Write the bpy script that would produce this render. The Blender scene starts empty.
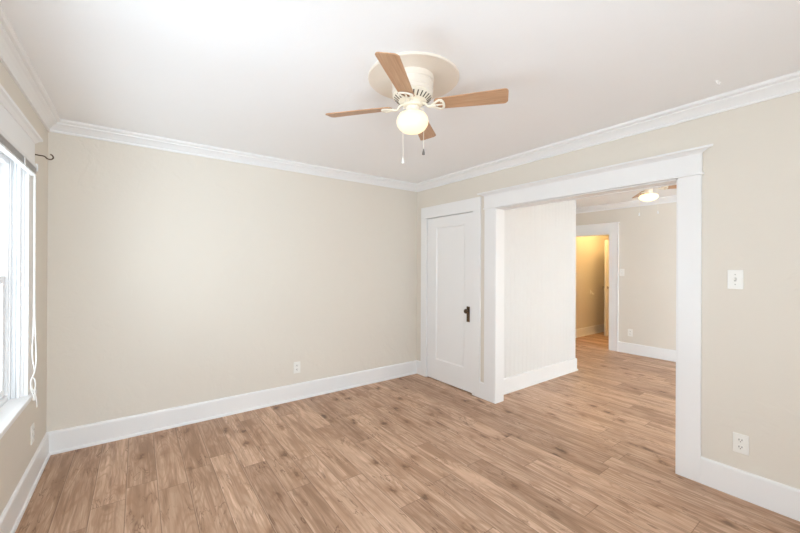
import bpy, bmesh, math, random
from mathutils import Vector, Matrix
random.seed(7)
sc = bpy.context.scene
C = sc.collection
PI = math.pi
R = math.radians

# ------------------------------------------------------------------ camera
def make_camera():
    yaw, pit, rol = R(36.32), R(0.0377), R(0.2605)
    d = Vector((math.sin(yaw)*math.cos(pit), math.cos(yaw)*math.cos(pit), math.sin(pit)))
    r = Vector((math.cos(yaw), -math.sin(yaw), 0)); u = r.cross(d)
    c, s = math.cos(rol), math.sin(rol)
    r2 = c*r + s*u; u2 = -s*r + c*u
    cd = bpy.data.cameras.new('camera'); cam = bpy.data.objects.new('camera', cd)
    C.objects.link(cam)
    cd.sensor_width = 36.0; cd.sensor_fit = 'HORIZONTAL'
    cd.lens = 356.76/800*36.0
    cd.clip_start = 0.02
    m = Matrix((r2, u2, -d)).transposed().to_4x4()
    m.translation = Vector((0, 0, 1.38))
    cam.matrix_world = m
    sc.camera = cam
make_camera()

# ------------------------------------------------------------------ view, world, daylight and fill lamps
sc.view_settings.view_transform = 'Standard'
sc.view_settings.look = 'None'
sc.view_settings.gamma = 1.0
sc.view_settings.use_curve_mapping = False
sc.view_settings.exposure = 0.12
sc.cycles.max_bounces = 14
sc.cycles.diffuse_bounces = 10
sc.cycles.transparent_max_bounces = 12

w = bpy.data.worlds.new('sky'); sc.world = w; w.use_nodes = True
bg = w.node_tree.nodes['Background']
bg.inputs['Color'].default_value = (0.90, 0.96, 1.0, 1)
bg.inputs['Strength'].default_value = 2.0

def area(name, loc, direction, sx, sy, power, col):
    l = bpy.data.lights.new(name, 'AREA'); l.shape = 'RECTANGLE'
    l.size = sx; l.size_y = sy; l.energy = power; l.color = col
    o = bpy.data.objects.new(name, l); C.objects.link(o)
    o.location = loc
    o.rotation_euler = Vector(direction).to_track_quat('-Z', 'Y').to_euler()
    return o
COOL = (0.725, 0.875, 1.0)
area('daylight_side_window', (-1.15, 1.6, 1.35), (1, 0, .2), 1.6, 2.9, 9, COOL)
area('ground_bounce_fill', (-1.35, 1.6, .25), (1, 0, 1.0), 1.2, 2.9, 92, (0.725, 0.875, 1.0))  # added lamp in place of ground bounce, brightens the ceiling
area('added_front_fill', (0.30, -1.75, 1.35), (-.05, 1, .18), 1.5, 1.6, 146, COOL)  # added fill behind the camera, shines through an added window
area('added_far_room_fill', (2.60, -2.75, 1.35), (1, 0, .45), 1.6, 2.0, 640, (0.66, 0.86, 1.04))  # added lamp to brighten the far room, out of view
def point(name, loc, power, col, rad):
    l = bpy.data.lights.new(name, 'POINT'); l.energy = power; l.color = col; l.shadow_soft_size = rad
    o = bpy.data.objects.new(name, l); C.objects.link(o); o.location = loc
point('hall_lamp', (7.32, 3.04, 2.32), 23, (1.0, 0.67, 0.27), 0.02)

# ------------------------------------------------------------------ node helpers
class NT:
    def __init__(s, name):
        s.m = bpy.data.materials.new(name); s.m.use_nodes = True
        s.t = s.m.node_tree; s.b = s.t.nodes['Principled BSDF']
        s.out = s.t.nodes['Material Output']
    def n(s, typ, **kw):
        nd = s.t.nodes.new(typ)
        for k, v in kw.items(): setattr(nd, k, v)
        return nd
    def put(s, sock, v):
        if isinstance(v, bpy.types.NodeSocket): s.t.links.new(v, sock)
        elif v is not None: sock.default_value = v
    def math(s, op, a, b=None, c=None, clamp=False):
        nd = s.n('ShaderNodeMath', operation=op); nd.use_clamp = clamp
        s.put(nd.inputs[0], a); s.put(nd.inputs[1], b); s.put(nd.inputs[2], c)
        return nd.outputs[0]
    def comb(s, x, y, z=0.0):
        nd = s.n('ShaderNodeCombineXYZ')
        s.put(nd.inputs[0], x); s.put(nd.inputs[1], y); s.put(nd.inputs[2], z); return nd.outputs[0]
    def coord(s):
        return s.n('ShaderNodeTexCoord').outputs['Object']
    def noise(s, vec, scale, detail=2.0, rough=0.5, dist=0.0):
        nd = s.n('ShaderNodeTexNoise'); s.put(nd.inputs['Vector'], vec)
        nd.inputs['Scale'].default_value = scale; nd.inputs['Detail'].default_value = detail
        nd.inputs['Roughness'].default_value = rough; nd.inputs['Distortion'].default_value = dist
        return nd.outputs['Fac']
    def ramp(s, fac, stops):
        nd = s.n('ShaderNodeValToRGB'); s.put(nd.inputs[0], fac)
        el = nd.color_ramp.elements
        while len(el) > 1: el.remove(el[-1])
        el[0].position = stops[0][0]; el[0].color = (*stops[0][1], 1)
        for p, c in stops[1:]:
            e = el.new(p); e.color = (*c, 1)
        return nd.outputs[0]
    def mix(s, fac, a, b, mode='MIX'):
        nd = s.n('ShaderNodeMix', data_type='RGBA', blend_type=mode)
        s.put(nd.inputs[0], fac)
        s.put(nd.inputs[6], a if isinstance(a, bpy.types.NodeSocket) else (*a, 1))
        s.put(nd.inputs[7], b if isinstance(b, bpy.types.NodeSocket) else (*b, 1))
        return nd.outputs[2]
    def smooth(s, v, lo, hi, a=0.0, b=1.0):
        nd = s.n('ShaderNodeMapRange', interpolation_type='SMOOTHSTEP')
        s.put(nd.inputs[0], v); nd.inputs[1].default_value = lo; nd.inputs[2].default_value = hi
        nd.inputs[3].default_value = a; nd.inputs[4].default_value = b
        return nd.outputs[0]
    def bump(s, h, strength, dist=0.01):
        nd = s.n('ShaderNodeBump'); s.put(nd.inputs['Height'], h)
        nd.inputs['Strength'].default_value = strength; nd.inputs['Distance'].default_value = dist
        s.t.links.new(nd.outputs[0], s.b.inputs['Normal'])
    def base(s, c, rough=0.5, spec=0.5, metal=0.0):
        s.put(s.b.inputs['Base Color'], c if isinstance(c, bpy.types.NodeSocket) else (*c, 1))
        s.put(s.b.inputs['Roughness'], rough)
        s.b.inputs['Specular IOR Level'].default_value = spec
        s.b.inputs['Metallic'].default_value = metal

def plaster(name, col, amt, spec=0.25):
    t = NT(name); co = t.coord()
    n1 = t.noise(co, 9, 3, 0.55); n2 = t.noise(co, 70, 3, 0.6)
    patch = t.smooth(t.noise(co, 2.6, 4, 0.6, 0.8), 0.52, 0.60)
    h = t.math('ADD', t.math('MULTIPLY', n1, 0.6), t.math('MULTIPLY', n2, 0.16))
    h = t.math('ADD', h, t.math('MULTIPLY', patch, 0.28))
    c2 = tuple(min(1, x*1.025) for x in col)
    t.base(t.mix(t.noise(co, 1.3, 3, 0.5), col, c2), 0.62, spec)
    t.bump(h, amt, 0.012)
    return t.m
def paint(name, col, rough=0.35, spec=0.4, amt=0.06):
    t = NT(name); co = t.coord()
    c2 = tuple(x*0.97 for x in col)
    t.base(t.mix(t.noise(co, 3.0, 4, 0.6), col, c2), rough, spec)
    t.bump(t.noise(co, 28, 3, 0.6), amt, 0.006)
    return t.m
def plain(name, col, rough=0.4, spec=0.5, metal=0.0, var=0.06, scale=30):
    t = NT(name); co = t.coord()
    t.base(t.mix(t.noise(co, scale, 3, 0.6), col, tuple(x*(1-var) for x in col)), rough, spec, metal)
    return t.m

M = {}
M['wall'] = plaster('beige_wall_paint', (0.732, 0.682, 0.606), 0.26)
M['ceiling'] = plaster('ceiling_paint', (0.90, 0.905, 0.91), 0.14, 0.15)
M['trim'] = paint('white_trim_paint', (0.86, 0.855, 0.85))
M['panel'] = paint('dimmed_warm_white_paint', (0.765, 0.76, 0.75))  # warm white, darkened to offset excess light on the closet wall
M['vinyl'] = plain('white_window_vinyl', (0.86, 0.86, 0.86), 0.3)
M['cream'] = plain('cream_enamel', (0.83, 0.75, 0.65), 0.35)
M['iron'] = plain('cream_white_enamel', (0.88, 0.82, 0.70), 0.28)
M['slot'] = plain('dark_slot', (0.10, 0.08, 0.06), 0.7)
M['bronze'] = plain('aged_bronze', (0.15, 0.095, 0.055), 0.32, 0.5, 0.75, 0.4, 60)
M['shade'] = plain('grey_plastic', (0.48, 0.46, 0.43), 0.5)
M['steel'] = plain('brushed_nickel', (0.45, 0.42, 0.38), 0.3, 0.5, 0.9)
M['pewter'] = plain('grey_pewter', (0.25, 0.24, 0.23), 0.35, 0.5, 0.7)
M['ivory'] = plain('white_plastic', (0.86, 0.845, 0.80), 0.3, 0.5, 0, 0.02)
M['blind'] = plain('white_blind_slats', (0.80, 0.80, 0.80), 0.35)
M['slatgrey'] = plain('grey_blind_slats', (0.50, 0.49, 0.48), 0.35)
M['cord'] = plain('white_cord', (0.88, 0.87, 0.84), 0.7)

def glass_mat():
    t = NT('window_glass')
    tr = t.n('ShaderNodeBsdfTransparent'); gl = t.n('ShaderNodeBsdfGlossy'); gl.inputs['Roughness'].default_value = 0.02
    mx = t.n('ShaderNodeMixShader'); mx.inputs[0].default_value = 0.05
    t.t.links.new(tr.outputs[0], mx.inputs[1]); t.t.links.new(gl.outputs[0], mx.inputs[2])
    t.t.links.new(mx.outputs[0], t.out.inputs['Surface']); return t.m
M['glass'] = glass_mat()
def globe_mat(name, s):
    t = NT(name); t.base((0.55, 0.52, 0.45), 0.25)
    t.b.inputs['Emission Color'].default_value = (1.0, 0.80, 0.42, 1)
    t.b.inputs['Emission Strength'].default_value = s
    return t.m
M['globe'] = globe_mat('lit_frosted_globe', 0.8)
M['globe_far'] = globe_mat('bright_frosted_globe', 1.5)

def blade_mat():
    t = NT('oak_blade'); co = t.coord()
    mp = t.n('ShaderNodeMapping'); mp.inputs['Scale'].default_value = (3, 60, 20); t.put(mp.inputs[0], co)
    f = t.noise(mp.outputs[0], 1.6, 5, 0.6, 0.6)
    mp2 = t.n('ShaderNodeMapping'); mp2.inputs['Scale'].default_value = (2, 18, 10); t.put(mp2.inputs[0], co)
    g = t.noise(mp2.outputs[0], 1.2, 2, 0.5, 1.0)
    c = t.ramp(f, [(0.25, (0.40, 0.225, 0.120)), (0.5, (0.52, 0.305, 0.175)), (0.75, (0.60, 0.38, 0.235))])
    c = t.mix(t.math('MULTIPLY', g, 0.3), c, (0.42, 0.225, 0.12))
    t.base(c, 0.4, 0.4); return t.m
M['blade'] = blade_mat()

def floor_mat():
    t = NT('oak_laminate_planks'); co = t.coord()
    sx = t.n('ShaderNodeSeparateXYZ'); t.put(sx.inputs[0], co)
    x, y = sx.outputs[0], sx.outputs[1]
    W, L = 0.158, 1.22
    u = t.math('ADD', t.math('DIVIDE', x, W), 0.33)
    row = t.math('FLOOR', u); fu = t.math('FRACT', u)
    def wn(vec):
        nd = t.n('ShaderNodeTexWhiteNoise', noise_dimensions='3D'); t.put(nd.inputs['Vector'], vec)
        return nd.outputs['Value']
    off = wn(t.comb(row, 3.7, 1.1))
    v = t.math('ADD', t.math('DIVIDE', y, L), t.math('MULTIPLY', off, 5.0))
    seg = t.math('FLOOR', v); fv = t.math('FRACT', v)
    idv = t.comb(row, seg, 0.5); rnd = wn(idv); rnd2 = wn(t.comb(row, seg, 9.5)); rnd3 = wn(t.comb(row, seg, 17.5))
    zoff = t.math('MULTIPLY', rnd, 40.0)
    # long grain streaks
    g1 = t.noise(t.comb(t.math('MULTIPLY', x, 62), t.math('MULTIPLY', y, 3.0), zoff), 1.0, 5, 0.62, 0.5)
    # cathedral figure
    lf = t.noise(t.comb(t.math('MULTIPLY', x, 7.5), t.math('MULTIPLY', y, 1.3), zoff), 1.0, 1.5, 0.5, 0.4)
    ring = t.math('SINE', t.math('MULTIPLY', lf, 85.0))
    ring = t.math('ADD', t.math('MULTIPLY', ring, 0.5), 0.5)
    # broad cloudy tone along the plank
    cl = t.noise(t.comb(t.math('MULTIPLY', x, 10), t.math('MULTIPLY', y, 1.1), zoff), 1.0, 3, 0.55, 0.8)
    # knots
    vo = t.n('ShaderNodeTexVoronoi', feature='F1', voronoi_dimensions='3D')
    wob = t.math('MULTIPLY', t.noise(t.comb(t.math('MULTIPLY', x, 26), t.math('MULTIPLY', y, 11), zoff), 1.0, 3, 0.6), 0.75)
    t.put(vo.inputs['Vector'], t.comb(t.math('ADD', t.math('MULTIPLY', x, 7.5), wob), t.math('ADD', t.math('MULTIPLY', y, 4.2), wob), zoff))
    vo.inputs['Scale'].default_value = 1.0
    kd = vo.outputs['Distance']
    kc = t.n('ShaderNodeSeparateColor'); t.put(kc.inputs[0], vo.outputs['Color'])
    kon = t.smooth(kc.outputs[0], 0.35, 0.55)
    knot = t.math('MULTIPLY', t.smooth(kd, 0.32, 0.10), kon)
    knotc = t.math('MULTIPLY', t.smooth(kd, 0.20, 0.06), kon)
    halo = t.math('MULTIPLY', t.smooth(kd, 0.55, 0.15), kon)
    col = t.ramp(g1, [(0.30, (0.255, 0.145, 0.088)), (0.44, (0.430, 0.268, 0.175)), (0.56, (0.525, 0.345, 0.235)), (0.72, (0.660, 0.475, 0.350))])
    col = t.mix(t.math('MULTIPLY', t.smooth(ring, 0.55, 1.0), 0.50), col, (0.36, 0.205, 0.12))
    col = t.mix(t.math('MULTIPLY', t.smooth(cl, 0.52, 0.66), 0.75), col, (0.29, 0.165, 0.098))
    col = t.mix(t.math('MULTIPLY', t.smooth(cl, 0.46, 0.30), 0.55), col, (0.60, 0.41, 0.285))
    col = t.mix(t.math('MULTIPLY', halo, 0.45), col, (0.33, 0.18, 0.10))
    col = t.mix(t.math('MULTIPLY', knot, 0.65), col, (0.21, 0.105, 0.055))
    col = t.mix(t.math('MULTIPLY', knotc, 0.75), col, (0.10, 0.05, 0.028))
    crk = t.noise(t.comb(t.math('MULTIPLY', x, 16), t.math('MULTIPLY', y, 2.2), zoff), 1.0, 3, 0.6, 1.2)
    crl = t.smooth(t.math('ABSOLUTE', t.math('SUBTRACT', crk, 0.5)), 0.022, 0.004)
    crm = t.smooth(t.noise(t.comb(t.math('MULTIPLY', x, 8), t.math('MULTIPLY', y, 4), zoff), 1.0, 2, 0.5), 0.48, 0.62)
    col = t.mix(t.math('MULTIPLY', t.math('MULTIPLY', crl, crm), 0.8), col, (0.17, 0.088, 0.05))
    tone = t.ramp(rnd2, [(0.0, (0.93, 0.92, 0.92)), (0.5, (1.14, 1.16, 1.19)), (1.0, (1.28, 1.33, 1.39))])
    col = t.mix(1.0, col, tone, 'MULTIPLY')
    col = t.mix(t.math('MULTIPLY', rnd3, 0.15), col, (0.54, 0.32, 0.18))
    # plank joints: dark gap, bevel highlight painted pale beside it
    eu = t.math('MINIMUM', fu, t.math('SUBTRACT', 1.0, fu))
    ev = t.math('MINIMUM', fv, t.math('SUBTRACT', 1.0, fv))
    gap = t.math('MAXIMUM', t.smooth(eu, 0.018, 0.006), t.smooth(ev, 0.0024, 0.0008))
    pale = t.math('MULTIPLY', t.smooth(fu, 0.012, 0.022), t.smooth(fu, 0.050, 0.026))
    col = t.mix(t.math('MULTIPLY', pale, 0.38), col, (0.68, 0.50, 0.37))
    col = t.mix(t.math('MULTIPLY', gap, 0.62), col, (0.17, 0.09, 0.05))
    t.base(col, t.math('ADD', 0.36, t.math('MULTIPLY', g1, 0.16)), 0.35)
    h = t.math('SUBTRACT', t.math('MULTIPLY', g1, 0.12), gap)
    t.bump(h, 0.16, 0.004)
    return t.m
M['floor'] = floor_mat()

# ------------------------------------------------------------------ mesh helpers
class MB:
    def __init__(s): s.bm = bmesh.new()
    def merge(s, b):
        me = bpy.data.meshes.new('tmp'); b.to_mesh(me); b.free(); s.bm.from_mesh(me); bpy.data.meshes.remove(me)
    def box(s, a, b, bev=0.0, seg=2, mat=None):
        k = bmesh.new(); bmesh.ops.create_cube(k, size=1)
        lo = Vector([min(p, q) for p, q in zip(a, b)]); hi = Vector([max(p, q) for p, q in zip(a, b)])
        for v in k.verts: v.co = Vector([lo[i] + (v.co[i]+.5)*(hi[i]-lo[i]) for i in range(3)])
        if bev: bmesh.ops.bevel(k, geom=k.edges[:], offset=bev, segments=seg, affect='EDGES', profile=.5)
        if mat is not None: k.transform(mat)
        s.merge(k); return s
    def lathe(s, prof, seg=40, mat=None, a0=0.0, a1=2*PI):
        """prof: list of (r, z)"""
        k = bmesh.new(); full = abs(a1-a0-2*PI) < 1e-6
        n = seg if full else seg+1; rings = []
        for r, z in prof:
            if r < 1e-6: rings.append([k.verts.new((0, 0, z))])
            else: rings.append([k.verts.new((r*math.cos(a0+(a1-a0)*i/seg), r*math.sin(a0+(a1-a0)*i/seg), z)) for i in range(n)])
        for A, B in zip(rings, rings[1:]):
            for i in range(seg):
                j = (i+1) % n
                if len(A) == 1 and len(B) == 1: continue
                if len(A) == 1: k.faces.new((A[0], B[j], B[i]))
                elif len(B) == 1: k.faces.new((A[i], A[j], B[0]))
                else: k.faces.new((A[i], A[j], B[j], B[i]))
        bmesh.ops.recalc_face_normals(k, faces=k.faces[:])
        if mat is not None: k.transform(mat)
        s.merge(k); return s
    def tube(s, pts, rad, seg=10, closed=False, mat=None, flat=1.0):
        pts = [Vector(p) for p in pts]; n = len(pts)
        rads = rad if isinstance(rad, (list, tuple)) else [rad]*n
        k = bmesh.new(); rings = []
        prev = None
        for i, p in enumerate(pts):
            if closed: tg = (pts[(i+1) % n]-pts[i-1]).normalized()
            else: tg = (pts[min(i+1, n-1)]-pts[max(i-1, 0)]).normalized()
            if prev is None:
                up = Vector((0, 0, 1)) if abs(tg.z) < .9 else Vector((1, 0, 0))
                a = tg.cross(up).normalized()
            else:
                a = (prev - tg*prev.dot(tg)).normalized()
            prev = a; b = a.cross(tg).normalized()
            rings.append([k.verts.new(p + rads[i]*(a*math.cos(2*PI*j/seg) + b*flat*math.sin(2*PI*j/seg))) for j in range(seg)])
        rng = range(n) if closed else range(n-1)
        for i in rng:
            A, B = rings[i], rings[(i+1) % n]
            for j in range(seg): k.faces.new((A[j], A[(j+1) % seg], B[(j+1) % seg], B[j]))
        if not closed:
            k.faces.new(rings[0]); k.faces.new(rings[-1][::-1])
        bmesh.ops.recalc_face_normals(k, faces=k.faces[:])
        if mat is not None: k.transform(mat)
        s.merge(k); return s
    def prism(s, outline, z0, z1, bev=0.0, mat=None, holes=None):
        """closed 2-D outline extruded from z0 to z1"""
        k = bmesh.new()
        vs = [k.verts.new((x, y, z0)) for x, y in outline]
        f = k.faces.new(vs)
        ex = bmesh.ops.extrude_face_region(k, geom=[f])
        for v in ex['geom']:
            if isinstance(v, bmesh.types.BMVert): v.co.z = z1
        if bev:
            ed = [e for e in k.edges if abs(e.verts[0].co.z-e.verts[1].co.z) < 1e-6]
            bmesh.ops.bevel(k, geom=ed, offset=bev, segments=2, affect='EDGES', profile=.5)
        bmesh.ops.recalc_face_normals(k, faces=k.faces[:])
        if mat is not None: k.transform(mat)
        s.merge(k); return s
    def sweep(s, sections):
        """list of closed rings with equal counts, capped"""
        k = bmesh.new(); rr = [[k.verts.new(p) for p in r] for r in sections]
        for A, B in zip(rr, rr[1:]):
            n = len(A)
            for j in range(n): k.faces.new((A[j], A[(j+1) % n], B[(j+1) % n], B[j]))
        k.faces.new(rr[0]); k.faces.new(rr[-1][::-1])
        bmesh.ops.recalc_face_normals(k, faces=k.faces[:])
        s.merge(k); return s
    def build(s, name, mat, parent=None, smooth=False, loc=None):
        me = bpy.data.meshes.new(name); s.bm.to_mesh(me); s.bm.free()
        o = bpy.data.objects.new(name, me); C.objects.link(o)
        me.materials.append(mat)
        if smooth:
            for p in me.polygons: p.use_smooth = True
            try: me.set_sharp_from_angle(angle=R(40))
            except Exception: pass
        if parent is not None: o.parent = parent
        if loc is not None: o.location = loc
        return o
def struct(o): o['kind'] = 'structure'; return o
def thing(name, label, cat, loc, rotz=0.0, group=None):
    o = bpy.data.objects.new(name, None); C.objects.link(o)
    o.empty_display_size = 0.05
    o.location = loc; o.rotation_euler = (0, 0, rotz); o['label'] = label; o['category'] = cat
    if group: o['group'] = group
    return o

# ------------------------------------------------------------------ dimensions
XL, XR, YB, YF, H = -0.53, 2.93, 3.61, -1.30, 2.44
WT = 0.105                      # inner wall thickness
XR2 = XR + WT
OP0, OP1, OPZ = 0.826, 2.335, 1.978      # wide opening in the right wall
CD0, CD1, CDZ = 2.64, 3.402, 1.985       # closet door in the right wall
CLY, CLX = 2.465, 4.745         # closet corner in the far room
XF = 6.39; XF2 = XF + 0.11; FD0, FD1, FDZ = 2.745, 3.50, 1.945
XE = 8.46
YG = -4.2                       # front wall of the far room
GW0, GW1 = -3.75, -1.75          # its side window, unseen, added to let fill light in
WY0, WY1, WZ0, WZ1 = 0.30, 2.95, 0.60, 1.98   # side window opening

# ------------------------------------------------------------------ shell
struct(MB().box((XL-.16, YG-.16, -.12), (XE, YB+.16, 0)).build('floor', M['floor']))
struct(MB().box((XL-.16, YG-.16, H), (XE, YB+.16, H+.12)).build('ceiling', M['ceiling']))
struct(MB().box((XL-.16, YB, 0), (XE, YB+.16, H)).build('wall_back', M['wall']))
b = MB()
b.box((XL-.16, YF, 0), (XL, WY0, H)); b.box((XL-.16, WY1, 0), (XL, YB, H))
b.box((XL-.16, WY0, 0), (XL, WY1, WZ0)); b.box((XL-.16, WY0, WZ1), (XL, WY1, H))
struct(b.build('wall_left', M['wall']))
b = MB()
b.box((XR, GW1, 0), (XR2, OP0, H)); b.box((XR, GW0, 0), (XR2, GW1, WZ0)); b.box((XR, GW0, WZ1+.06), (XR2, GW1, H)); b.box((XR, YG, 0), (XR2, GW0, H)); b.box((XR, OP0, OPZ), (XR2, OP1, H)); b.box((XR, OP1, 0), (XR2, CD0, H))
b.box((XR, CD0, CDZ), (XR2, CD1, H)); b.box((XR, CD1, 0), (XR2, YB, H))
struct(b.build('wall_right', M['wall']))
FW = [(-0.40, 1.05)]  # unseen opening added in the front wall for the fill lamp
b = MB(); xs = [XL-.16]
for a, c in FW:
    b.box((xs[-1], YF-.16, 0), (a, YF, H)); b.box((a, YF-.16, 0), (c, YF, WZ0)); b.box((a, YF-.16, WZ1+.06), (c, YF, H)); xs.append(c)
b.box((xs[-1], YF-.16, 0), (XR, YF, H))
struct(b.build('wall_front', M['wall']))
struct(MB().box((XR, YG-.16, 0), (XF2, YG, H)).build('wall_front_far', M['wall']))
b = MB()
b.box((XF, YG, 0), (XF2, FD0, H)); b.box((XF, FD0, FDZ), (XF2, FD1, H)); b.box((XF, FD1, 0), (XF2, YB, H))
struct(b.build('wall_far', M['wall']))
b = MB(); b.box((XF2, 2.05, 0), (XE, 2.15, H)); b.box((XE-.1, 2.15, 0), (XE, YB, H))
struct(b.build('wall_hall', M['wall']))

# closet wall faced with white beadboard, grooves modelled
b = MB()
pts = [(XR2, CLY+.09)]
x = XR2
while x < CLX-.005:
    w_ = min(0.076, CLX-x)
    pts += [(x, CLY), (x+w_-.014, CLY), (x+w_-.012, CLY+.0015), (x+w_-.010, CLY+.0004), (x+w_-.005, CLY+.0004), (x+w_-.003, CLY+.0015)]
    x += w_
pts += [(CLX, CLY), (CLX, CLY+.09)]
b.prism(pts, 0, H)
b.box((CLX-.09, CLY+.09, 0), (CLX, YB, H))
struct(b.build('wall_closet', M['panel']))

# ------------------------------------------------------------------ crown mouldings, mitred at the corners
CR = [(0, 0.088), (0, 0), (.012, 0), (.014, .008), (.010, .014), (.016, .022), (.026, .034), (.040, .047), (.053, .055), (.055, .064), (.068, .066), (.076, .074), (.076, .088)]
def crown(p0, p1, n, m0, m1, name):
    """run from p0 to p1 along a wall, n points into the room; m = +1 mitre inwards, 0 square"""
    p0, p1, n = Vector(p0), Vector(p1), Vector(n)
    t = (p1-p0).normalized()
    secs = []
    for p, sg in ((p0, m0), (p1, -m1)):
        secs.append([Vector((p.x, p.y, H-.088+z)) + n*o_ + t*sg*o_ for o_, z in CR])
    return struct(MB().sweep(secs).build(name, M['trim']))
crown((XL, YB, 0), (XR, YB, 0), (0, -1, 0), 1, 1, 'trim_1')
crown((XR, YB, 0), (XR, YF, 0), (-1, 0, 0), 1, 1, 'trim_2')
crown((XL, YF, 0), (XL, YB, 0), (1, 0, 0), 1, 1, 'trim_3')
crown((XF, YB, 0), (XF, YG, 0), (-1, 0, 0), 1, 1, 'trim_4')
crown((CLX, YB, 0), (XF, YB, 0), (0, -1, 0), 1, 1, 'trim_5')

# ------------------------------------------------------------------ baseboards
BB = [(0, 0), (.026, 0), (.026, .010), (.022, .018), (.015, .022), (.015, .150), (.013, .158), (.008, .164), (0, .166)]
BB2 = [(0, 0), (.016, 0), (.016, .156), (.014, .163), (.009, .167), (0, .168)]
def baseb(p0, p1, n, name, prof=BB, m0=0, m1=0):
    p0, p1, n = Vector(p0), Vector(p1), Vector(n); t = (p1-p0).normalized(); secs = []
    for p, sg in ((p0, m0), (p1, -m1)):
        secs.append([Vector((p.x, p.y, z)) + n*o_ + t*sg*o_ for o_, z in prof])
    return struct(MB().sweep(secs).build(name, M['trim']))
baseb((XL, YB, 0), (XR, YB, 0), (0, -1, 0), 'baseboard_back', BB, 1, 0)
baseb((XL, YF, 0), (XL, YB, 0), (1, 0, 0), 'baseboard_left', BB, 0, 1)
baseb((XR, .700, 0), (XR, YF, 0), (-1, 0, 0), 'baseboard_right', BB2)
baseb((XR, 2.536, 0), (XR, 2.478, 0), (-1, 0, 0), 'baseboard_right_strip', BB2)
baseb((XR, 3.60, 0), (XR, 3.51, 0), (-1, 0, 0), 'baseboard_right_corner', BB2)
baseb((XR2, CLY, 0), (CLX, CLY, 0), (0, -1, 0), 'baseboard_closet', BB, 0, -1)
baseb((CLX, CLY, 0), (CLX, YB, 0), (1, 0, 0), 'baseboard_closet_end', BB, -1, 0)
baseb((XF, 2.605, 0), (XF, YG, 0), (-1, 0, 0), 'baseboard_far', BB2)
baseb((XF2, YB, 0), (XE-.1, YB, 0), (0, -1, 0), 'baseboard_hall', BB)

# ------------------------------------------------------------------ casings
# wide opening in the right wall
b = MB(); CF = XR-.019
b.box((CF, .700, 0), (XR, OP0, 1.985), .003); b.box((CF, OP1, 0), (XR, 2.478, 1.985), .003)          # side casings
b.box((CF-.004, .698, 1.985), (XR, 2.480, 2.120), .002)                                            # head board
b.box((CF-.012, .686, 1.981), (XR, 2.492, 1.993), .004)                                            # fillet
b.box((XR2, .700, 0), (XR2+.019, OP0, 1.968), .003); b.box((XR2, .698, 1.966), (XR2+.02, CLY-.002, 2.14), .002)
# cap: small crown along the top of the head board
cp = [(0, 0), (.024, 0), (.030, .006), (.042, .016), (.058, .022), (.060, .034), (0, .034)]
secs = []
for y, sg in ((.698, -1), (2.480, 1)):
    secs.append([Vector((XR-o_, y+sg*max(0, o_-.022)*1.75, 2.118+z)) for o_, z in cp])
b.sweep(secs)
# jamb lining
b.box((CF+.004, OP0, 0), (XR2, OP0+.006, OPZ)); b.box((CF+.004, OP1-.006, 0), (XR2+.012, OP1, OPZ)); b.box((CF+.004, OP0, OPZ-.006), (XR2, OP1, OPZ+.001))
struct(b.build('trim_6', M['trim']))
# closet door casing
b = MB()
b.box((CF, 2.536, 0), (XR, CD0, CDZ), .002); b.box((CF, CD1, 0), (XR, 3.51, CDZ), .002)
b.box((CF-.001, 2.536, CDZ), (XR, 3.51, 2.125), .002)
b.box((XR, CD1-.002, 0), (XR2, CD1+.001, CDZ)); b.box((XR, CD0-.001, 0), (XR2, CD0+.002, CDZ)); b.box((XR, CD0, CDZ-.002), (XR2, CD1, CDZ))
struct(b.build('trim_7', M['trim']))
# far doorway casing
b = MB(); FF = XF-.018
b.box((FF, 2.610, 0), (XF, FD0, FDZ), .002); b.box((FF, FD1, 0), (XF, YB-.02, FDZ), .002)
b.box((FF-.002, 2.606, FDZ), (XF, YB-.02, 2.118), .002); b.box((FF-.018, 2.59, 2.118), (XF, YB-.02, 2.134), .004)
b.box((FF-.010, 2.604, 0), (XF, 2.612, FDZ), .002)
b.box((FF+.004, FD0, 0), (XF2, FD0+.004, FDZ)); b.box((FF+.004, FD1-.004, 0), (XF2, FD1, FDZ)); b.box((FF+.004, FD0, FDZ-.004), (XF2, FD1, FDZ))
struct(b.build('trim_8', M['trim']))

# ------------------------------------------------------------------ doors
def panel_leaf(bm_, wdt, hgt, th, px0, px1, pz0, pz1, dep=.010):
    """door leaf in local x (width), y (thickness), z; recessed panel on the -y side"""
    bm_.box((0, 0, 0), (px0, th, hgt), .0015); bm_.box((px1, 0, 0), (wdt, th, hgt), .0015)
    bm_.box((px0-.001, 0, 0), (px1+.001, th, pz0)); bm_.box((px0-.001, 0, pz1), (px1+.001, th, hgt))
    # sloped sticking round the panel
    k = bmesh.new(); s_ = .016
    o_ = [(px0, 0, pz0), (px1, 0, pz0), (px1, 0, pz1), (px0, 0, pz1)]
    i_ = [(px0+s_, dep, pz0+s_), (px1-s_, dep, pz0+s_), (px1-s_, dep, pz1-s_), (px0+s_, dep, pz1-s_)]
    vo = [k.verts.new(p) for p in o_]; vi = [k.verts.new(p) for p in i_]
    for j in range(4): k.faces.new((vo[j], vo[(j+1) % 4], vi[(j+1) % 4], vi[j]))
    bmesh.ops.recalc_face_normals(k, faces=k.faces[:])
    bm_.merge(k)
def door_root(name, loc, rot):
    o = bpy.data.objects.new(name, None); C.objects.link(o); o.location = loc; o.rotation_euler = (0, 0, rot)
    o.empty_display_size = .1
    return struct(o)
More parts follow.
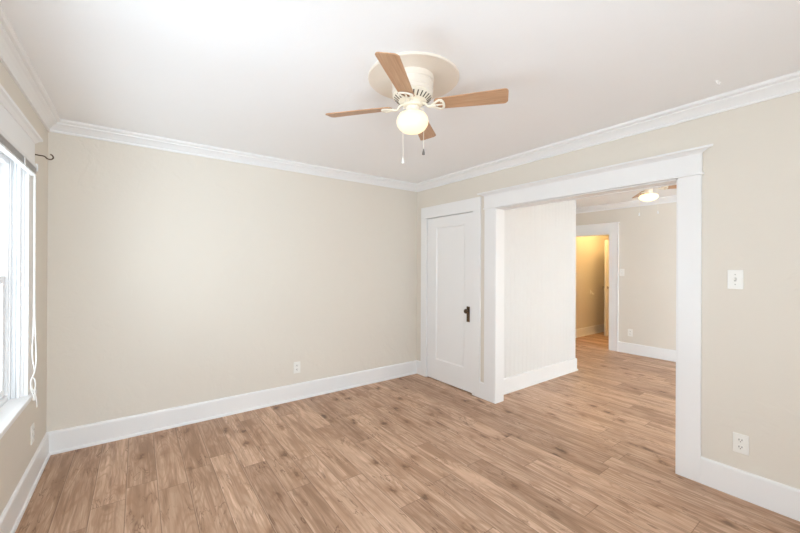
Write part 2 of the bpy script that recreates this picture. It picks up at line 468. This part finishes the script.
# closet door: local x runs from the hinge side towards -Y, local -y faces the room (-X)
dw = CD1-CD0-.010
d1 = door_root('door_1', (XR-.004, CD1-.005, .012), R(-90))
b = MB(); panel_leaf(b, dw, CDZ-.020, .035, .155, dw-.125, .245, 1.845); b.build('leaf', M['trim'], d1)
MB().box((.150, .0095, .24), (dw-.120, .024, 1.85)).build('panel', M['trim'], d1)
kx = dw-.065
pl = MB().box((kx-.023, -.004, .765), (kx+.023, 0, .935), .0018).build('escutcheon', M['bronze'], d1)
b = MB().lathe([(.0, -.052), (.014, -.051), (.024, -.044), (.027, -.034), (.023, -.024), (.010, -.016), (.009, -.004), (.014, 0), (0, 0)], 24, Matrix.Translation((kx, -.004, .885)) @ Matrix.Rotation(R(-90), 4, 'X') )
kb = b.build('door_knob', M['bronze'], d1, True)
for z in (1.715, .27):
    b = MB(); b.tube([(-.004, -.010, z), (-.004, -.010, z+.09)], .006, 10); b.lathe([(0, -.004), (.004, -.002), (.006, 0)], 10, Matrix.Translation((-.004, -.010, z)))
    b.lathe([(.006, 0), (.004, .004), (0, .006)], 10, Matrix.Translation((-.004, -.010, z+.09)))
    b.build('hinge', M['trim'], d1, True)
# hall door standing open
d2 = door_root('door_2', (7.55, 3.305, .012), 0)
b = MB(); panel_leaf(b, .745, 1.92, .035, .11, .635, .24, 1.80); b.build('leaf', M['trim'], d2)
MB().box((.105, .0095, .235), (.64, .026, 1.805)).build('panel', M['trim'], d2)
for sy in (-1, 1):
    y0 = 0 if sy < 0 else .035
    Mx = Matrix.Translation((.062, y0, .965)) @ Matrix.Rotation(R(90 if sy < 0 else -90), 4, 'X')
    MB().lathe([(0, 0), (.030, 0), (.030, .005), (.011, .008), (.010, .028), (.022, .036), (.027, .046), (.023, .057), (0, .062)], 24, Mx).build('door_knob', M['steel'], d2, True)
for z in (1.70, .22):
    MB().tube([(.747, -.004, z), (.747, -.004, z+.09)], .006, 10).build('hinge', M['bronze'], d2, True)

# ------------------------------------------------------------------ windows
def window_unit(name, wd, hg, sashes, depth, jamb_parts):
    """local x along the wall, local -y into the room, z up; origin at opening's lower left inner corner"""
    root = bpy.data.objects.new(name, None); C.objects.link(root); struct(root)
    f = MB(); t_ = .035
    f.box((0, 0, 0), (t_, depth, hg), .002); f.box((wd-t_, 0, 0), (wd, depth, hg), .002)
    f.box((t_, 0, 0), (wd-t_, depth, t_), .002); f.box((t_, 0, hg-t_), (wd-t_, depth, hg), .002)
    n = sashes; mw = .07; sw = (wd-2*t_-(n-1)*mw)/n
    for i in range(1, n): f.box((t_+i*sw+(i-1)*mw, 0, t_), (t_+i*sw+i*mw, depth, hg-t_), .002)
    f.build('window_frame', M['vinyl'], root)
    for i in range(n):
        x0 = t_+i*(sw+mw); x1 = x0+sw; zm = hg*.5
        for lo, hi, y0 in ((t_, zm+.02, .012), (zm-.02, hg-t_, .046)):
            q = .042; s_ = MB()
            s_.box((x0, y0, lo), (x0+q, y0+.03, hi), .003); s_.box((x1-q, y0, lo), (x1, y0+.03, hi), .003)
            s_.box((x0+q, y0, lo), (x1-q, y0+.03, lo+q), .003); s_.box((x0+q, y0, hi-q), (x1-q, y0+.03, hi), .003)
            so = s_.build('sash', M['vinyl'], root)
            MB().box((x0+q-.004, y0+.013, lo+q-.004), (x1-q+.004, y0+.017, hi-q+.004)).build('window_pane', M['glass'], so)
    return root
# side window (left wall): frame set back behind the jamb
w1 = window_unit('window_1', WY1-WY0, WZ1-WZ0-.015, 3, .085, True)
w1.location = (XL-.055, WY0, WZ0+.015); w1.rotation_euler = (0, 0, R(90))
# casing parts in the window's local frame: local x = world y, local y = -world x
def lw(a, b_):       # world corners -> local
    o = w1.location
    return (a[1]-o.y, -(a[0]-o.x), a[2]-o.z), (b_[1]-o.y, -(b_[0]-o.x), b_[2]-o.z)
b = MB()
b.box(*lw((XL, WY1, .62), (XL+.019, 3.072, 1.99)), .002)
b.box(*lw((XL, WY0-.122, .62), (XL+.019, WY0, 1.99)), .002)
b.box(*lw((XL, WY0-.124, 1.975), (XL+.022, 3.074, 2.125)), .002)
b.build('casing', M['trim'], w1)
b = MB(); o = w1.location
secs = []
for y, sg in ((WY0-.124, -1), (3.074, 1)):
    ring = []
    for p, z in [(0, 0), (.026, 0), (.030, .006), (.040, .016), (.052, .022), (.054, .034), (0, .034)]:
        X, Y, Z = XL+p, y+sg*max(0, p-.024)*.9, 2.122+z
        ring.append(Vector((Y-o.y, -(X-o.x), Z-o.z)))
    secs.append(ring)
b.sweep(secs); b.build('casing_cap', M['trim'], w1)
b = MB()
b.box(*lw((XL-.062, WY0, WZ0-.004), (XL+.004, WY1, .620)), .001)
b.box(*lw((XL, WY0-.135, .592), (XL+.036, 3.085, .620)), .005)
b.build('window_sill', M['trim'], w1)
MB().box(*lw((XL, WY0-.12, .505), (XL+.016, 3.07, .592)), .002).build('apron', M['wall'], w1)
b = MB()   # jamb lining with stops and track
b.box(*lw((XL-.06, WY1-.006, .62), (XL+.001, WY1, WZ1)), 0); b.box(*lw((XL-.06, WY0, .62), (XL+.001, WY0+.006, WZ1)), 0)
for xx, ww, hh in ((-.012, .012, .016), (-.030, .006, .010), (-.048, .010, .020)):
    b.box(*lw((XL+xx-ww, WY1-.006-hh, .62), (XL+xx, WY1-.005, WZ1)), .001)
b.box(*lw((XL-.06, WY0, WZ1-.006), (XL+.001, WY1, WZ1)), 0)
b.build('jamb', M['vinyl'], w1)
for i, (a, c) in enumerate(FW):  # front window out of view, added to go with the fill lamp
    wn_ = window_unit('window_%d' % (i+2), c-a, WZ1+.06-WZ0, 3, .085, False)
    wn_.location = (a, YF-.085-.03, WZ0)
w3 = window_unit('window_3', GW1-GW0, WZ1+.06-WZ0, 2, .085, False)  # unseen window added for the far room fill
w3.location = (XR+.005, GW1, WZ0); w3.rotation_euler = (0, 0, R(-90))
w3.location = (XR+.015, GW0, WZ0); w3.rotation_euler = (0, 0, R(90))
# ------------------------------------------------------------------ mini blind, raised
Y0b, Y1b = WY0-.02, 2.925
bl = thing('mini_blind', 'white mini blind raised into a thin bundle at the head of the window', 'blind', (XL+.042, Y1b, 1.895))
Lb = Y1b-Y0b
MB().box((-.014, -Lb, .046), (.014, 0, .068), .003).build('headrail', M['blind'], bl)
b = MB()
for i in range(10):
    z = .0125+i*.0033
    b.box((-.0125+.0012*(i % 2), -Lb+.01, z), (.0125, -.006, z+.0017))
b.build('slat_bundle', M['slatgrey'], bl)
MB().box((-.0125, -Lb+.005, .002), (.0125, -.003, .012), .003).build('bottom_rail', M['blind'], bl)
for yy in (-.28, -.85, -1.45, -2.1):
    MB().box((.0128, yy-.012, 0), (.0158, yy+.012, .05), .001).build('ladder_tape', M['blind'], bl)
for yy in (.0, -Lb):
    MB().box((-.023, yy-.004, .030), (.018, yy+.006, .074), .002).build('mounting_bracket', M['vinyl'], bl)
cz = lambda t_: .045-t_
c1 = [(.002, .006, .04), (.002, .006, -.3), (.002, .006, -.8), (-.003, .006, -1.03), (.006, .006, -1.13), (-.004, .006, -1.17), (-.010, .006, -1.20), (-.002, .006, -1.25), (.004, .006, -1.29)]
c2 = [(.005, .010, .04), (.005, .010, -.3), (.006, .010, -.8), (.012, .010, -1.03), (.008, .010, -1.13), (-.006, .010, -1.18), (-.008, .010, -1.22), (.006, .010, -1.25), (.014, .010, -1.30), (.016, .010, -1.345)]
def smoothpts(p, n=6):
    out = []
    p = [Vector(q) for q in p]
    for i in range(len(p)-1):
        a, b_, c_, d_ = p[max(i-1, 0)], p[i], p[i+1], p[min(i+2, len(p)-1)]
        for k in range(n):
            t_ = k/n
            out.append(.5*((2*b_)+(-a+c_)*t_+(2*a-5*b_+4*c_-d_)*t_*t_+(-a+3*b_-3*c_+d_)*t_**3))
    out.append(p[-1]); return out
b = MB(); b.tube(smoothpts(c1), .0028, 8); b.tube(smoothpts(c2), .0028, 8)
loop = [(.000+.010*math.sin(a), .010, -1.215+.045*math.cos(a)) for a in [2*PI*i/14 for i in range(14)]]
b.tube(loop, .003, 8, True)
co_ = b.build('lift_cord', M['cord'], bl, True)
b = MB().lathe([(0, .02), (.004, .018), (.007, -.012), (.006, -.018), (0, -.018)], 14, Matrix.Translation((.005, .007, -1.285)))
b.build('cord_tassel', M['cord'], co_, True)

# ------------------------------------------------------------------ curtain rod hook on the window head
hk = thing('curtain_rod_bracket', 'dark bronze curtain rod hook sticking out beside the window head', 'hook', (XL, 3.09, 2.058))
MB().box((0, -.012, -.022), (.004, .012, .022), .0015).build('mounting_plate', M['bronze'], hk)
arm = smoothpts([(.003, 0, .002), (.035, 0, -.001), (.060, 0, -.003), (.074, 0, -.016), (.090, 0, -.018), (.101, 0, -.006), (.096, 0, .009), (.087, 0, .013)], 6)
MB().tube(arm, [.0045]*4+[.0038]*(len(arm)-4), 10).build('hook_arm', M['bronze'], hk, True)

# ------------------------------------------------------------------ ceiling fans
def blade_outline(r0, r1, w0, w1):
    o_ = []
    rc = .022
    o_.append((r0, -w0/2)); 
    for i in range(7):
        a = -PI/2+PI/2*i/6; o_.append((r1-rc+rc*math.cos(a), -w1/2+rc+rc*math.sin(a)))
    for i in range(7):
        a = PI/2*i/6; o_.append((r1-rc+rc*math.cos(a), w1/2-rc+rc*math.sin(a)))
    o_.append((r0, w0/2))
    for i in range(1, 6):
        a = PI/2+PI*i/6; o_.append((r0+.016*math.cos(a), w0/2*math.sin(a)))
    return o_
def ceiling_fan(label, loc, a0, zb, rad, pitch, gl, globe_prof, chains, glmat):
    """origin on the ceiling; zb = blade height under it"""
    root = thing('ceiling_fan', label, 'ceiling fan', loc, 0, None)
    # motor housing, vent ring
    MB().lathe([(0, .010), (.118, .010), (.118, -.018), (.113, -.022), (.113, -.052), (.116, -.055), (.116, -.064), (.112, -.067), (.110, -.082), (.0, -.082)], 56).build('motor_housing', M['cream'], root, True)
    vr = MB().lathe([(0, -.080), (.098, -.080), (.110, -.084), (.112, -.090), (.108, -.096), (.070, -.124), (0, -.124)], 56).build('vent_ring', M['iron'], root, True)
    for i in range(26):
        b = MB(); a = 2*PI*i/26
        m = Matrix.Rotation(a, 4, 'Z') @ Matrix.Translation((.091, 0, -.1092)) @ Matrix.Rotation(R(-36.4), 4, 'Y')
        b.box((-.016, -.0034, -.0016), (.016, .0034, .0012), .0008, 1, m)
        b.build('vent_slot', M['slot'], vr)
    MB().lathe([(0, -.122), (.050, -.122), (.052, -.140), (.046, -.146), (0, -.146)], 40).build('switch_cup', M['iron'], root, True)
    for i in range(4):
        ang = a0 + PI/2*i
        Rz = Matrix.Rotation(ang, 4, 'Z')
        m = Rz @ Matrix.Translation((0, 0, zb)) @ Matrix.Rotation(-pitch, 4, 'X')
        bo = MB().prism(blade_outline(.135, rad, .084, .112), 0, .006, .0015).build('blade', M['blade'], root)
        bo.matrix_local = m
        # blade iron: curved arm and open spade plate under the blade
        ir = MB()
        zr = -.130-zb
        armp = smoothpts([(.045, 0, zr), (.072, 0, zr-.006), (.088, 0, zr-.024), (.104, 0, -.010), (.130, 0, -.007)], 6)
        ir.tube(armp, [.010-.002*k/len(armp) for k in range(len(armp))], 10, False, None, .6)
        lp = [(.106, 0), (.126, -.018), (.148, -.034), (.164, -.034), (.172, -.018), (.174, 0), (.172, .018), (.164, .034), (.148, .034), (.126, .018)]
        lpp = smoothpts([(x_, y_, -.0055) for x_, y_ in lp] + [(lp[0][0], lp[0][1], -.0055)], 4)[:-1]
        ir.tube(lpp, .0068, 8, True, None, .75)
        ir.tube([(.126, 0, -.005), (.150, 0, -.0055), (.173, 0, -.0055)], .0040, 8)
        io = ir.build('blade_iron', M['iron'], root, True); io.matrix_local = m
        for x_, y_ in ((.140, 0), (.162, -.028), (.162, .028)):
            MB().lathe([(0, -.0125), (.004, -.0115), (.005, -.009), (0, -.009)], 10, Matrix.Translation((x_, y_, 0))).build('screw', M['iron'], io, True)
    # light kit
    ft = -.146
    MB().lathe([(0, ft+.002), (.030, ft+.002), (.038, ft-.006), (.037, gl+.004), (.043, gl), (.043, gl-.008), (0, gl-.008)], 40).build('lamp_fitter', M['cream'], root, True)
    MB().lathe([(r_, gl+z_) for r_, z_ in globe_prof], 48).build('lamp_globe', glmat, root, True)
    for (cx, cy, z0, z1, mm) in chains:
        L_ = math.hypot(cx, cy); ux, uy = cx/L_, cy/L_
        b = MB(); b.tube(smoothpts([(ux*.034, uy*.034, z0), (cx*.9, cy*.9, z0-.004), (cx, cy, z0-.02), (cx, cy, z1+.015)], 4), .0011, 6)
        n = int((z0-.02-z1-.015)/.0075)
        for k in range(n): b.lathe([(0, .0018), (.0016, 0), (0, -.0018)], 6, Matrix.Translation((cx, cy, z0-.022-k*.0075)))
        ch = b.build('pull_chain', M['iron'], root, True)
        MB().lathe([(0, .016), (.003, .015), (.0045, .006), (.008, -.010), (.0085, -.016), (.004, -.018), (0, -.018)], 14, Matrix.Translation((cx, cy, z1))).build('pull_knob', mm, ch, True)
    return root
mush = [(.036, .0), (.055, -.003), (.074, -.013), (.085, -.032), (.0885, -.051), (.085, -.068), (.074, -.086), (.054, -.102), (.030, -.111), (0, -.114)]
cam_r = Vector((.806, -.592, 0)); 
FX, FY = 1.2266, 1.5576
f1 = ceiling_fan('oak-bladed ceiling fan with a glowing round globe, hanging in the near room', (FX, FY, H-.024), R(-51), -.147, .510, R(13), -.181, mush,
    [(-.052*.806, .052*.592, -.155, -.447, M['ivory']), (.062*.806, -.062*.592, -.155, -.396, M['pewter'])], M['globe'])
md = MB().lathe([(0, 0), (.253, 0), (.255, -.002), (.255, -.009), (.251, -.013), (.239, -.014), (0, -.014)], 72).build('ceiling_medallion', M['cream'], None, True, (FX+.020, FY+.018, H))
md['label'] = 'plain round cream ceiling disc above the near fan'; md['category'] = 'ceiling medallion'
gx, gy = 4.61, 1.574
flat = [(.036, .0), (.056, -.002), (.078, -.010), (.090, -.025), (.092, -.037), (.084, -.052), (.065, -.067), (.036, -.077), (0, -.080)]
f2 = ceiling_fan('ceiling fan with a flat bright globe seen through the wide opening', (gx, gy, H), R(-58), -.172, .53, R(13), -.232, flat,
    [(-.105*.82, .105*.573, -.165, -.458, M['vinyl']), (.108*.82, -.108*.573, -.165, -.432, M['vinyl'])], M['globe_far'])

# ------------------------------------------------------------------ outlets and switches
def outlet(label, loc, rz):
    """local x along the wall, local -y out of the wall"""
    o_ = thing('wall_outlet', label, 'outlet', loc, rz)
    MB().box((-.036, -.006, -.058), (.036, 0, .058), .0022).build('cover_plate', M['ivory'], o_)
    for z in (-.021, .021):
        k = []
        for i in range(24):
            a = 2*PI*i/24; k.append((.0165*math.cos(a), max(-.0125, min(.0125, .0165*math.sin(a)))))
        m = Matrix.Translation((0, -.006, z)) @ Matrix.Rotation(R(90), 4, 'X')
        rc = MB().prism(k, -.001, .003, .0008, m).build('receptacle', M['ivory'], o_)
        for (x_, hz) in ((-.0065, .0055), (.0065, .0045)):
            MB().box((x_-.0016, -.0094, z+.0035-hz), (x_+.0016, -.0088, z+.0035+hz)).build('slot', M['slot'], rc)
        MB().lathe([(0, 0), (.0028, 0), (.0028, .0005), (0, .0005)], 12, Matrix.Translation((0, -.0089, z-.0078)) @ Matrix.Rotation(R(90), 4, 'X')).build('ground_hole', M['slot'], rc)
    MB().lathe([(0, 0), (.0035, 0), (.003, .0012), (0, .0016)], 12, Matrix.Translation((0, -.006, 0)) @ Matrix.Rotation(R(90), 4, 'X')).build('screw', M['ivory'], o_)
    return o_
def switch(label, loc, rz):
    o_ = thing('light_switch', label, 'light switch', loc, rz)
    MB().box((-.036, -.006, -.058), (.036, 0, .058), .0022).build('cover_plate', M['ivory'], o_)
    m = Matrix.Translation((0, -.006, 0)) @ Matrix.Rotation(R(-22), 4, 'X')
    MB().box((-.0055, -.001, -.0115), (.0055, .001, .0115)).build('switch_slot', M['shade'], o_).location = (0, -.0061, 0)
    MB().box((-.0042, -.013, -.006), (.0042, 0, .006), .0012, 2, m).build('toggle', M['ivory'], o_)
    for z in (-.030, .030):
        MB().lathe([(0, 0), (.0035, 0), (.003, .0012), (0, .0016)], 12, Matrix.Translation((0, -.006, z)) @ Matrix.Rotation(R(90), 4, 'X')).build('screw', M['shade'], o_)
    return o_
outlet('white wall outlet low on the blank back wall', (1.333, YB, 0.332), 0)
outlet('white double outlet low on the right wall above the baseboard', (XR, .513, .325), R(-90))
outlet('white outlet seen edge-on below the window sill', (XL, 3.165, .322), R(90))
outlet('small white outlet on the far wall beyond the opening', (XF, 2.428, .335), R(-90))
switch('white toggle light switch at shoulder height on the right wall', (XR, .54, 1.312), R(-90))
switch('small light switch beside the far doorway frame', (XF, 2.553, 1.303), R(-90))

# small hook on the hall wall and chip of plaster on the ceiling
h2 = thing('wall_hook', 'small pale hook on the yellow hall wall', 'hook', (7.547, YB, .87))
MB().box((-.018, -.004, -.04), (.018, 0, .05), .002).build('back_plate', M['ivory'], h2)
MB().tube(smoothpts([(0, -.003, .02), (0, -.03, .005), (0, -.04, -.03), (0, -.06, -.035), (0, -.068, -.015)], 5), .006, 10).build('hook_arm', M['ivory'], h2, True)
h3 = thing('ceiling_hook', 'tiny white hook screwed into the ceiling near the right wall', 'hook', (2.639, .567, H))
MB().lathe([(0, 0), (.010, 0), (.008, -.004), (0, -.005)], 14).build('base_plate', M['ceiling'], h3, True)
MB().tube(smoothpts([(0, 0, -.003), (0, 0, -.014), (.008, -.006, -.022), (.016, -.012, -.016), (.015, -.011, -.008)], 5), .0028, 8).build('hook_arm', M['trim'], h3, True)
